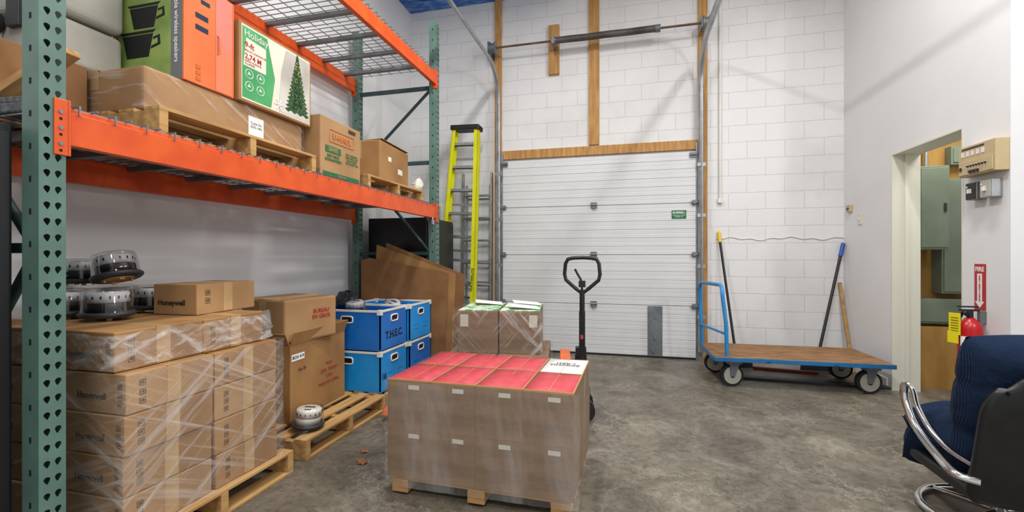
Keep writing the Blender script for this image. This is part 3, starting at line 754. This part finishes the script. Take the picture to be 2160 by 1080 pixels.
sbx=cbox((.42,.60,.36),(-2.30,3.76,ZD+.121),rad(4),'crumpled taped cardboard box on small pallet',CARD,'y',bev=.014)
obj('box_flap',G().box((0,0,0),(.16,.56,.005)),CARDD,sbx,(.135,0,.366),(0,rad(-3),0))
decal('paper_label',.1,.05,WHITEP,sbx,(.2115,.1,.14),RA);decal('paper_label',.06,.04,WHITE,sbx,(.2115,-.12,.22),RA)
g=G().sphere((0,0,.055),.08,28,sc=(.7,.8,.8));g.v=[(v[0]+random.uniform(-.009,.009),v[1]+random.uniform(-.009,.009),max(0,v[2]*(1+.25*math.sin(v[0]*60))+random.uniform(-.008,.008))) for v in g.v]
obj('plastic_bag',g,WHITEP,None,(-2.06,4.165,ZD+.121),label='crumpled white plastic bag on small pallet',category='bag')
gt=empty('hard_case',(-2.66,1.55,zt2+.001),(0,0,0),label='large light grey moulded plastic case with latch',category='case')
obj('case_body',G().bb(-.23,.2,-.15,.15,0,.22),GREYP,gt,bevel=.03,seg=4)
obj('case_lid',G().bb(-.235,.205,-.155,.155,.235,.52),GREYP,gt,bevel=.035,seg=4)
obj('latch',G().bb(-.04,.04,-.175,-.15,.16,.29),DGREYP,gt,bevel=.005)
obj('case_rib',G().bb(.08,.14,-.165,-.15,.03,.2),GREYP,gt,bevel=.004)
obj('case_rib',G().bb(-.16,-.10,-.165,-.15,.03,.2),GREYP,gt,bevel=.004)
obj('case_wheel',G().cyl((-.12,-.16,.19),(-.12,-.195,.19),.05,n=24).cyl((-.12,-.195,.19),(-.12,-.2,.19),.025,n=16,mi=1),[RUBBER,GREYP],gt)
cbox((.5,.34,zt2-ZD),(-2.66,1.34,ZD),0,'scuffed brown cardboard box supporting grey case',CARDD,'x')
obj('timber_plank',G().box((0,0,0),(.34,.07,.03)),WOOD,None,(-2.22,1.22,ZD+.17),(0,rad(-28),rad(8)),bevel=.003,label='weathered wood plank propped on rack deck',category='plank')
obj('felt_pad',G().box((0,0,.02),(.2,.14,.04)).box((.01,.01,.055),(.18,.13,.03)),mat('grey_felt','#4A4D50','#6A6D70',rough=.95,scale=50,bump=.5),None,(-2.27,1.22,ZD),(0,0,rad(4)),bevel=.008,label='rough dark grey felt pad on rack deck',category='pad')

# ------------------------------------------------------------ red pallet load
rp=pallet((-.71,2.42,0),rad(-1.5),.93,.66,.095,'wooden pallet under wrapped boxes with red tops',nb=5,sw=.09,bot=False)
rc=Matrix.Rotation(rad(-1.5),3,'Z');ctr=Vector((-.71,2.42,0))
bw,bd,bh=.2425,.339,.2495
LBL=mat('small_label','#C9C4B8',rough=.6)
for lay in range(2):
    for j in range(2):
        for i in range(4):
            p=rc@Vector((-.3645+i*.243,-.17+j*.34,0))+ctr
            o=obj('paper_carton',G().bb(-bw/2,bw/2,-bd/2,bd/2,0,bh),CARD3,None,(p.x,p.y,.096+lay*.25),(0,0,rad(-1.5)),bevel=.0015,label='brown carton with red lid in film-wrapped load' if lay else 'brown carton in the lower layer of wrapped load',category='box',group='cartons in the red-topped load')
            if j==0: decal('paper_label',.06,.022,LBL,o,(.03,-bd/2-.001,bh-.03),RN)
            if lay==1:
                m=REDP if not(i==3 and j==1) else WHITE
                g=G();dz=random.uniform(.003,.006);a=bw/2-.006;bb_=bd/2-.006
                xs=[-a,-a*.35,a*.35,a];ys=[-bb_,-bb_*.4,bb_*.4,bb_]
                vs=[(x,y,bh+.003+ (random.uniform(.001,.007) if abs(x)==a or abs(y)==bb_ else dz)) for y in ys for x in xs]
                fs_=[(r*4+c,r*4+c+1,r*4+c+5,r*4+c+4) for r in range(3) for c in range(3)]
                g.add(vs,fs_,0,True)
                f=obj('carton_lid',g,[m],o);md=f.modifiers.new('s','SOLIDIFY');md.thickness=.003
                obj('kraft_border',G().bb(-bw/2+.001,bw/2-.001,-bd/2+.001,-bd/2+.007,bh,bh+.008).bb(bw/2-.006,bw/2-.001,-bd/2,bd/2,bh,bh+.007).bb(-.0012,.0012,-bd/2+.01,bd/2-.01,bh+.002,bh+.0085),KRAFT,o)
                if m is WHITE: text('BINDING\nCARD',.042,INK,o,(0,.02,bh+.013),(0,0,rad(180)),bold=.0005)
wrap('stretch_wrap',-1.205,-.215,2.065,2.775,.06,.60,WRAP2,'tight clear stretch film around brown carton load',amp=.003)

# ------------------------------------------------------------ green boxes on pallet jack
jk_dir=rad(8)
jr=Matrix.Rotation(jk_dir,3,'Z')
jack=empty('pallet_jack',(-.355,3.45,0),(0,0,jk_dir),label='orange pallet jack with black steering handle',category='pallet jack')
JO=mat('jack_orange','#D4571A','#E06824',rough=.4,scale=6)
for s in (-1,1):
    g=G().bb(-1.38,-.12,s*.19-.075,s*.19+.075,.075,.10).bb(-1.36,-.12,s*.19-.075,s*.19-.068,.04,.08).bb(-1.36,-.12,s*.19+.068,s*.19+.075,.04,.08)
    g.extr([(s*.19-.075,.0+.05),(s*.19+.075,.05),(s*.19+.05,.09),(s*.19-.05,.09)],0,-1.46,-1.38)
    obj('fork',g,JO,jack,bevel=.005)
    obj('load_wheel',G().cyl((-1.28,s*.19-.045,.036),(-1.28,s*.19+.045,.036),.036),WHITEP,jack)
g=G().bb(-.14,-.08,-.265,.265,.04,.40).extr([(-.2,.38),(.2,.38),(.16,.49),(-.16,.49)],0,-.14,-.06).bb(-.1,.06,-.09,.09,.2,.4)
obj('chassis',g,JO,jack,bevel=.008)
obj('hydraulic_pump',G().cyl((.02,0,.12),(.02,0,.48),.045).cyl((.02,0,.16),(.02,0,.24),.07).box((.02,0,.5),(.08,.07,.08)),BLACK,jack)
for s in (-1,1): obj('steer_wheel',G().cyl((.03,s*.07,.09),(.03,s*.13,.09),.09,n=28).cyl((.03,s*.06,.09),(.03,s*.14,.09),.03,mi=1),[RUBBER,STEEL],jack)
hd=empty('handle',(.03,0,.48),(0,0,rad(-90-8)),parent=jack)
g=G().box((0,0,.17),(.035,.045,.34)).tube([(0,0,.3),(0,0,.5)],.021,8)
obj('handle_shaft',g,BLACK,hd,bevel=.004)
lp=[(0,0,.47),(0,.05,.51),(0,.125,.575),(0,.135,.62),(0,.128,.70),(0,.11,.735),(0,.07,.745),(0,0,.748),(0,-.07,.745),(0,-.11,.735),(0,-.128,.70),(0,-.135,.62),(0,-.125,.575),(0,-.05,.51)]
obj('handle_grip',G().tube(lp,.0145,10,closed=True),BLACK,hd)
obj('release_lever',G().tube([(0,0,.5),(0,-.01,.58),(0,-.04,.63),(0,-.055,.66)],.009,8).box((0,.0,.545),(.03,.05,.05)),BLACK,hd)
obj('warning_label',G().box((.0185,0,.14),(.001,.02,.03)),mat('red_white_label','#C8404A',rough=.5),hd)
GC=Vector((-.945,3.39,0))
gp=pallet((GC.x,GC.y,.101),jk_dir,.78,.66,.1,'wooden pallet raised on pallet jack forks',nb=5)
def gb(lx,ly,z,w,d,h,lab,m=CARD3):
    p=jr@Vector((lx,ly,0))+GC
    return cbox((w,d,h),(p.x,p.y,z),jk_dir,lab,m,None,'paper_carton','cartons in the green-topped load',bev=.003)
for (x,y) in ((-.19,-.16),(.19,-.16),(-.19,.16),(.19,.16)): gb(x,y,.202,.365,.31,.32,'brown carton in the lower layer on pallet jack')
for (x,y) in ((-.15,-.12),(.16,-.12),(-.15,.15),(.16,.15)):
    o=gb(x,y,.524,.30,.26,.31,'brown carton with green printed paper on top')
    obj('printed_cover',G().bb(-.145,.145,-.125,.125,.311,.318),GREENP,o,bevel=.002)
    if x>0 or y>0: obj('printed_cover',G().box((.02,0,.335),(.22,.18,.004),Matrix.Rotation(rad(6),3,'Y')@Matrix.Rotation(rad(12),3,'Z')),WHITE,o)
    if y<0:
        obj('paper_label',G().box((-.1 if x<0 else .1,-.1315,.24),(.06,.001,.09)),LBL,o)
def rwrap(w,d,z0,z1,amp=.004,taper=0,lab='clear stretch film around green-topped cartons'):
    o=wrap('stretch_wrap',-w/2,w/2,-d/2,d/2,0,z1-z0,WRAP2B,lab,amp,taper);o.location=(GC.x,GC.y,z0);o.rotation_euler=(0,0,jk_dir);return o
rwrap(.775,.66,.204,.52);rwrap(.66,.60,.53,.85,.006,.02)
# ------------------------------------------------------------ platform cart
cart=empty('platform_cart',(1.53,4.92,0),(0,0,rad(2)),label='blue steel platform cart with worn plywood deck',category='cart')
DZ=.29;hw,hd_=.74,.37
obj('deck',G().bb(-hw+.01,hw-.01,-hd_+.01,hd_-.01,DZ-.02,DZ+.003),PLY,cart,bevel=.002)
g=G().bb(-hw,hw,-hd_,-hd_+.01,DZ-.038,DZ).bb(-hw,hw,hd_-.01,hd_,DZ-.038,DZ).bb(-hw,-hw+.01,-hd_,hd_,DZ-.038,DZ).bb(hw-.01,hw,-hd_,hd_,DZ-.038,DZ)
g.bb(-.3,-.25,-hd_,hd_,DZ-.038,DZ-.02).bb(.25,.3,-hd_,hd_,DZ-.038,DZ-.02)
obj('deck_frame',g,BLUEP,cart,bevel=.003)
def arc(cx,cz,r,a0,a1,n=6,x=0): return [(x,cx+r*math.cos(rad(a0+(a1-a0)*i/n)),cz+r*math.sin(rad(a0+(a1-a0)*i/n))) for i in range(n+1)]
xh=-hw+.03
pts=[(xh+.10,-.30,DZ-.04)]+[(xh+.09,-.30,.6)]+arc(-.2,.86,.1,180,90,6,xh+.06)+arc(.2,.86,.1,90,0,6,xh-.03)+[(xh-.02,.30,.6),(xh,.30,DZ-.04)]
BLUEH=mat('blue_handle_paint','#1F7CBE','#2E8CCE',rough=.4,scale=6)
obj('push_handle',G().tube(pts,.018,10).tube([(xh+.09,-.3,.5),(xh-.022,.3,.5)],.013,8),BLUEH,cart)
def caster(x,y,a,r=.105):
    e=empty('caster',(x,y,0),(0,0,a),parent=cart)
    obj('wheel',G().cyl((0,-.022,r),(0,.022,r),r,n=32).cyl((0,-.026,r),(0,.026,r),r*.78,n=32,mi=1).cyl((0,-.034,r),(0,.034,r),r*.2,n=16,mi=2),[RUBBER,GREYP,DARK],e,smooth=False)
    g=G().extr([(-.02,r-.01),(.02,r-.01),(.06,DZ-.075),(-.03,DZ-.075)],1,-.036,-.031).extr([(-.02,r-.01),(.02,r-.01),(.06,DZ-.075),(-.03,DZ-.075)],1,.031,.036).bb(-.04,.07,-.036,.036,DZ-.08,DZ-.07).bb(-.04,.08,-.05,.05,DZ-.07,DZ-.038)
    obj('wheel_fork',g,STEELD,e)
for (x,y,a) in ((-.56,-.25,.2),(-.6,.25,0),(.58,-.25,.1),(.58,.25,0)): caster(x,y,a)

def pole(name,p0,p1,r,m,grip,label,cat,gl=.12):
    p0=Vector(p0);p1=Vector(p1);d=(p1-p0)
    e=empty(name,p0,label=label,category=cat)
    obj('shaft',G().cyl((0,0,0),d*(1-gl/d.length),r,n=12),m,e)
    if grip: obj('grip',G().cyl(d*(1-gl/d.length),d,r*1.35,n=14).sphere(d,r*1.35,12),grip,e)
    return e
bp_=pole('broom',(1.20,5.45,.08),(1.075,5.765,1.52),.014,BLACK,mat('yellow_grip','#E2C21E',rough=.4),'broom with black handle and yellow tip leaning on wall','broom')
obj('broom_head',G().bb(-.15,.15,-.03,.03,-.03,.02).bb(-.16,.16,-.035,.035,-.08,-.03,mi=1),[BLACK,mat('bristles','#2A2A2C',rough=.95,bump=.8)],bp_,(0,0,0),(0,0,.2))
sp_=pole('shovel',(2.0,5.48,.1),(2.362,5.765,1.37),.015,BLACK,mat('blue_grip','#2350A8',rough=.4),'snow pusher with black handle and blue grip leaning in corner','shovel',.14)
obj('shovel_blade',G().extr([(-.16,-.1),(.16,-.1),(.14,.06),(-.14,.06)],1,-.004,.004),DGREYP,sp_)
obj('timber_stick',G().tube([(2.345,5.5,.0),(2.33,5.765,.94)],.02,4),WOOD,label='plain pale wooden stick leaning in corner',category='stick')
obj('squeegee_head',G().box((0,0,.015),(.6,.05,.03)),mat('dull_red','#8A3A24',rough=.6),None,(1.65,5.35,0),(0,0,rad(-8)),bevel=.003,label='dull red squeegee head on floor behind cart',category='squeegee')
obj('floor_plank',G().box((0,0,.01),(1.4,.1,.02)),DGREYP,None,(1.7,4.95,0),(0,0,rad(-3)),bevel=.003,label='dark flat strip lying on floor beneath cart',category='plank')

# ------------------------------------------------------------ right wall fittings
th=obj('thermostat',G().box((0,0,0),(.03,.09,.075)),BEIGE,None,(XR-.0155,5.64,1.76),bevel=.004,label='small beige thermostat on white wall',category='thermostat')
obj('thermostat_dial',G().box((-.016,0,-.005),(.004,.05,.02)),DGREYP,th)
sw=obj('light_switch',G().box((0,0,0),(.008,.075,.12)),JAMB,None,(XR-.0045,5.43,1.63),bevel=.003,label='cream wall switch plate',category='switch')
obj('toggle',G().box((-.008,0,.003),(.012,.01,.022)),WHITEP,sw)
an=empty('alarm_panel',(XR-.0005,3.72,1.90),label='beige wall alarm panel with buttons and small plugs',category='alarm panel')
obj('panel_body',G().bb(-.075,0,-.165,.165,-.105,.105),BEIGE,an,bevel=.004)
obj('panel_lip',G().bb(-.082,-.075,-.15,.15,-.095,.0),BEIGE,an,bevel=.002)
for i in range(5):
    obj('indicator_window',G().box((-.0765,.12-i*.045,.05),(.002,.03,.035)),WHITEP,an)
obj('indicator_label',G().box((-.0765,.03,.085),(.002,.2,.01)),INKB,an)
for i in range(7):
    obj('knob',G().cyl((-.083,.06-i*.026,-.04),(-.092,.06-i*.026,-.04),.0055,n=10),INK,an)
for i in range(3):
    obj('plug',G().box((-.09,.03-i*.03,-.08),(.016,.016,.02)),DGREYP,an)
obj('speaker_grille',G().cyl((-.076,.13,-.05),(-.084,.13,-.05),.02,n=20).cyl((-.084,.13,-.05),(-.086,.13,-.05),.014,n=20,mi=1),[BEIGE,INKB],an)
for (y,m) in ((3.79,STEELD),(3.66,STEEL)):
    s=obj('switch_box',G().box((0,0,0),(.06,.1,.12)),m,None,(XR-.0305,y,1.69),bevel=.005,label='grey metal surface switch box on white wall',category='switch')
    obj('cover_plate',G().box((-.032,0,0),(.004,.09,.11)),GREYP if m is STEEL else BLACK,s,bevel=.002)
    obj('toggle',G().box((-.04,0,0),(.02,.02,.03)).cyl((-.03,.03,.03),(-.038,.03,.03),.006),WHITEP,s)
fs=obj('fire_sign',G().box((0,0,0),(.004,.1,.32)),RED,None,(XR-.0025,3.80,1.025),bevel=.001,label='red vertical fire extinguisher arrow sign',category='sign')
text('FIRE',.044,WHITE,fs,(-.003,0,.122),RW,bold=.0012)
poly('sign_arrow',[[(-.022,.092),(.022,.092),(.022,-.1),(.042,-.1),(0,-.146),(-.042,-.1),(-.022,-.1)]],WHITE,fs,(-.003,0,0),RW)
text('E\nX\nT\nI\nN\nG\nU\nI\nS\nH\nE\nR',.0185,RED,fs,(-.004,0,-.010),RW,bold=.001,sp=.82)
ex=empty('fire_extinguisher',(XR-.085,3.76,.44),label='red fire extinguisher with yellow tag on wall hook',category='extinguisher')
obj('cylinder',G().lathe([(.001,0),(.06,0),(.065,.01),(.065,.30),(.058,.335),(.03,.365),(.02,.375),(.001,.376)],32),RED,ex)
g=G();vs=[]
for z in (.03,.25):
    for k in range(13):
        a=rad(195+k*6);vs.append((.0662*math.cos(a),.0662*math.sin(a),z))
g.add(vs,[(k,k+1,k+14,k+13) for k in range(12)],0,True)
obj('instruction_label',g,WHITE,ex)
obj('valve',G().cyl((0,0,.37),(0,0,.42),.018).bb(-.06,.05,-.01,.01,.42,.432).bb(-.07,.045,-.01,.01,.445,.455).cyl((-.02,0,.40),(-.03,-.02,.40),.014,mi=1),[BLACK,CHROME],ex)
obj('hose',G().tube([(.0,.02,.4),(.0,.06,.41),(-.01,.085,.36),(-.01,.082,.2),(-.01,.075,.08)],.011,10).cyl((-.01,.078,.1),(-.01,.07,.02),.014,.018),BLACK,ex)
tg=obj('inspection_tag',G().box((-.075,.035,.33),(.002,.075,.15)).box((-.077,.045,.235),(.002,.07,.08)),mat('yellow_tag','#E6D916',rough=.5),ex,(0,0,0),(0,0,rad(20)))
g=G()
for k in range(6): g.bb(-.0785,-.0768,.010,.058,.28+k*.018,.283+k*.018)
obj('tag_lines',g,INK,tg)
obj('wall_hook',G().bb(.05,.085,-.015,.015,.34,.42),STEELD,ex)
obj('wall_vent',G().box((0,0,0),(.06,.16,.16)),STEELD,None,(XR-.0305,5.12,4.42),bevel=.005,label='grey metal box high on white wall',category='fixture')

def epanel(x0,x1,y0,y1,z0,z1,lab):
    e=empty('electrical_panel',((x0+x1)/2,y1,z0),label=lab,category='electrical panel')
    w=(x1-x0)/2;d=y1-y0;h=z1-z0
    obj('panel_box',G().bb(-w,w,-d+.01,0,0,h),PANEL,e,bevel=.004)
    obj('panel_door',G().bb(-w+.015,w-.015,-d,-d+.01,.02,h-.02),PANEL,e,bevel=.003)
    obj('panel_latch',G().bb(w-.05,w-.03,-d-.008,-d,h*.45,h*.55),DGREYP,e)
    return e
epanel(2.66,2.90,4.98,5.299,1.3,2.08,'narrow grey-green electrical panel on plywood')
epanel(2.93,3.14,5.14,5.299,.88,1.98,'tall grey-green breaker panel on plywood')
epanel(3.16,3.5,5.14,5.299,.88,1.92,'grey-green electrical panel in utility room')
ep=epanel(2.66,3.5,5.05,5.299,.60,.83,'wide low grey-green wireway box on plywood')
decal('paper_label',.2,.05,WHITE,ep,(.12,-.2505,.12),RN)
obj('plywood_board',G().bb(2.66,3.45,5.0,5.018,0.0,.58),PLY2,label='brown plywood sheet standing under electrical boxes',category='plywood')
obj('conduit_pipe',G().cyl((2.86,5.25,2.085),(2.86,5.25,2.75),.014),STEEL,label='steel conduit rising above electrical panels',category='pipe')
epanel(3.04,3.18,5.2,5.299,2.12,2.3,'small grey junction box on plywood')

# ------------------------------------------------------------ office chair (faces away from the camera)
ch=empty('office_chair',(1.69,2.58,0),(0,0,rad(-2)),label='navy corduroy office chair with chrome arms and black shell',category='chair')
def pillow(w,d,t,nu=26,nv=30,rows=3,ex_=4):
    g=G();vs=[]
    for side in (1,-1):
        for j in range(nv+1):
            for i in range(nu+1):
                u=2*i/nu-1;v=2*j/nv-1
                e=((1-abs(u)**ex_)*(1-abs(v)**ex_))**.5 if abs(u)<1 and abs(v)<1 else 0
                tuft=.80+.20*abs(math.cos(v*math.pi*rows/2))**.5
                tuft+=.05*math.sin(u*7+v*5)+.04*math.sin(v*13+u*3)
                sx=(1-.05*v*v)*(1-.03*(1-abs(math.cos(v*math.pi*rows/2))**.5));sy=1-.06*u*u
                vs.append((u*w/2*sx,v*d/2*sy,side*t/2*e*(tuft)))
    n=(nu+1)*(nv+1);fs=[]
    for j in range(nv):
        for i in range(nu):
            a=j*(nu+1)+i;fs.append((a,a+1,a+nu+2,a+nu+1));fs.append((n+a,n+a+nu+1,n+a+nu+2,n+a+1))
    g.add(vs,fs,0,True);return g
obj('seat_cushion',pillow(.52,.50,.28,rows=2),NAVY,ch,(0,.05,.35),(rad(5),0,0))
obj('seat_front_roll',pillow(.52,.28,.2,rows=2),NAVY,ch,(0,.22,.27),(rad(-65),0,0))
obj('back_cushion',pillow(.53,.66,.22,rows=3),NAVY,ch,(0,-.17,.58),(rad(98),0,0))
g=G();vs=[];nu,nv=20,24
for j in range(nv+1):
    for i in range(nu+1):
        u=2*i/nu-1;v=j/nv
        wd=.285*(1-.12*v)*(1-max(0,(v-.66)/.34)**2.0*.42)*(1-max(0,(.12-v)/.12)**2*.15)
        vs.append((u*wd,-.29-.07*v-.04*(1-u*u)+.10*max(0,.25-v),.19+.59*v-.03*(abs(u)**3)*(v>.9)))
fs2=[(j*(nu+1)+i,j*(nu+1)+i+1,(j+1)*(nu+1)+i+1,(j+1)*(nu+1)+i) for j in range(nv) for i in range(nu)]
g.add(vs,fs2,0,True)
o=obj('back_shell',g,BLACK,ch);md=o.modifiers.new('s','SOLIDIFY');md.thickness=.03
obj('seat_shell',G().bb(-.25,.25,-.27,.22,.18,.24),BLACK,ch,bevel=.025,seg=3)
for s in (-1,1):
    x=s*.315
    Q=smooth_path([(s*.25,-.31,.30),(x,-.27,.31),(x,-.14,.34),(x,.02,.41),(x,.10,.50),(x,.115,.56),(x,.09,.595),(x*.97,.055,.575),(x*.95,.03,.50),(x*.92,-.05,.42),(x*.88,-.16,.37),(s*.25,-.27,.35)],6)
    obj('armrest',G().tube(Q,.011,12,sx=1.6),CHROME,ch)
obj('pedestal',G().cyl((0,0,.03),(0,0,.22),.03).lathe([(.12,.19),(.05,.17),(.03,.15)],24),CHROME,ch)
g=G().tube([(.28*math.cos(a*math.pi/24),.28*math.sin(a*math.pi/24),.02) for a in range(48)],.018,10,closed=True)
for k in range(4):
    a=k*math.pi/2+.5;g.tube([(0,0,.05),(.15*math.cos(a),.15*math.sin(a),.035),(.28*math.cos(a),.28*math.sin(a),.02)],.014,8)
obj('ring_base',g,CHROME,ch)

LEAF=mat('dry_leaf','#8A5A34',rough=.8)
for i,(x,y,a) in enumerate(((-1.55,2.38,.3),(-1.6,2.5,1.4),(-1.52,2.36,2.2))):
    g=G().add([(0,-.03,0.001),(.02,-.01,.008),(.028,.005,.004),(.01,.02,.01),(0,.04,.002),(-.012,.018,.008),(-.026,.006,.003),(-.018,-.012,.009)],[(0,1,2,3,4,5,6,7)])
    obj('dry_leaf',g,LEAF,None,(x,y,.001),(0,0,a),label='curled dry brown leaf on concrete floor',category='leaf',group='dry leaves on the floor')

# ------------------------------------------------------------ lights
def area(name,loc,sx,sy,e,rot=(0,0,0),c=(1,.98,.95)):
    l=bpy.data.lights.new(name,'AREA');l.shape='RECTANGLE';l.size=sx;l.size_y=sy;l.energy=e;l.color=c
    o=bpy.data.objects.new(name,l);COL.objects.link(o);o.location=loc;o.rotation_euler=rot;return o
area('ceiling_lamp',(-.9,2.9,4.6),.15,1.2,78)
area('ceiling_lamp',(1.5,3.0,4.6),.15,1.2,64)  # extra light added to lift the left wall below the rack deck
area('ceiling_lamp',(1.2,.6,4.6),.3,1.4,58)
area('ceiling_lamp',(-.6,-.6,4.6),1.2,.6,85)
d=Vector((-2.97,2.6,1.0))-Vector((3.0,1.2,2.75))
area('wall_fill_light',(3.0,1.2,2.75),.12,.5,48,d.to_track_quat('-Z','Y').to_euler())  # unseen light, added to brighten the left wall beneath the rack
area('utility_lamp',(3.0,4.6,2.7),.4,.4,14,c=(1,.98,.86))
w=bpy.data.worlds.new('world');SC.world=w;w.use_nodes=True
w.node_tree.nodes['Background'].inputs[0].default_value=(.97,.98,1,1);w.node_tree.nodes['Background'].inputs[1].default_value=.72
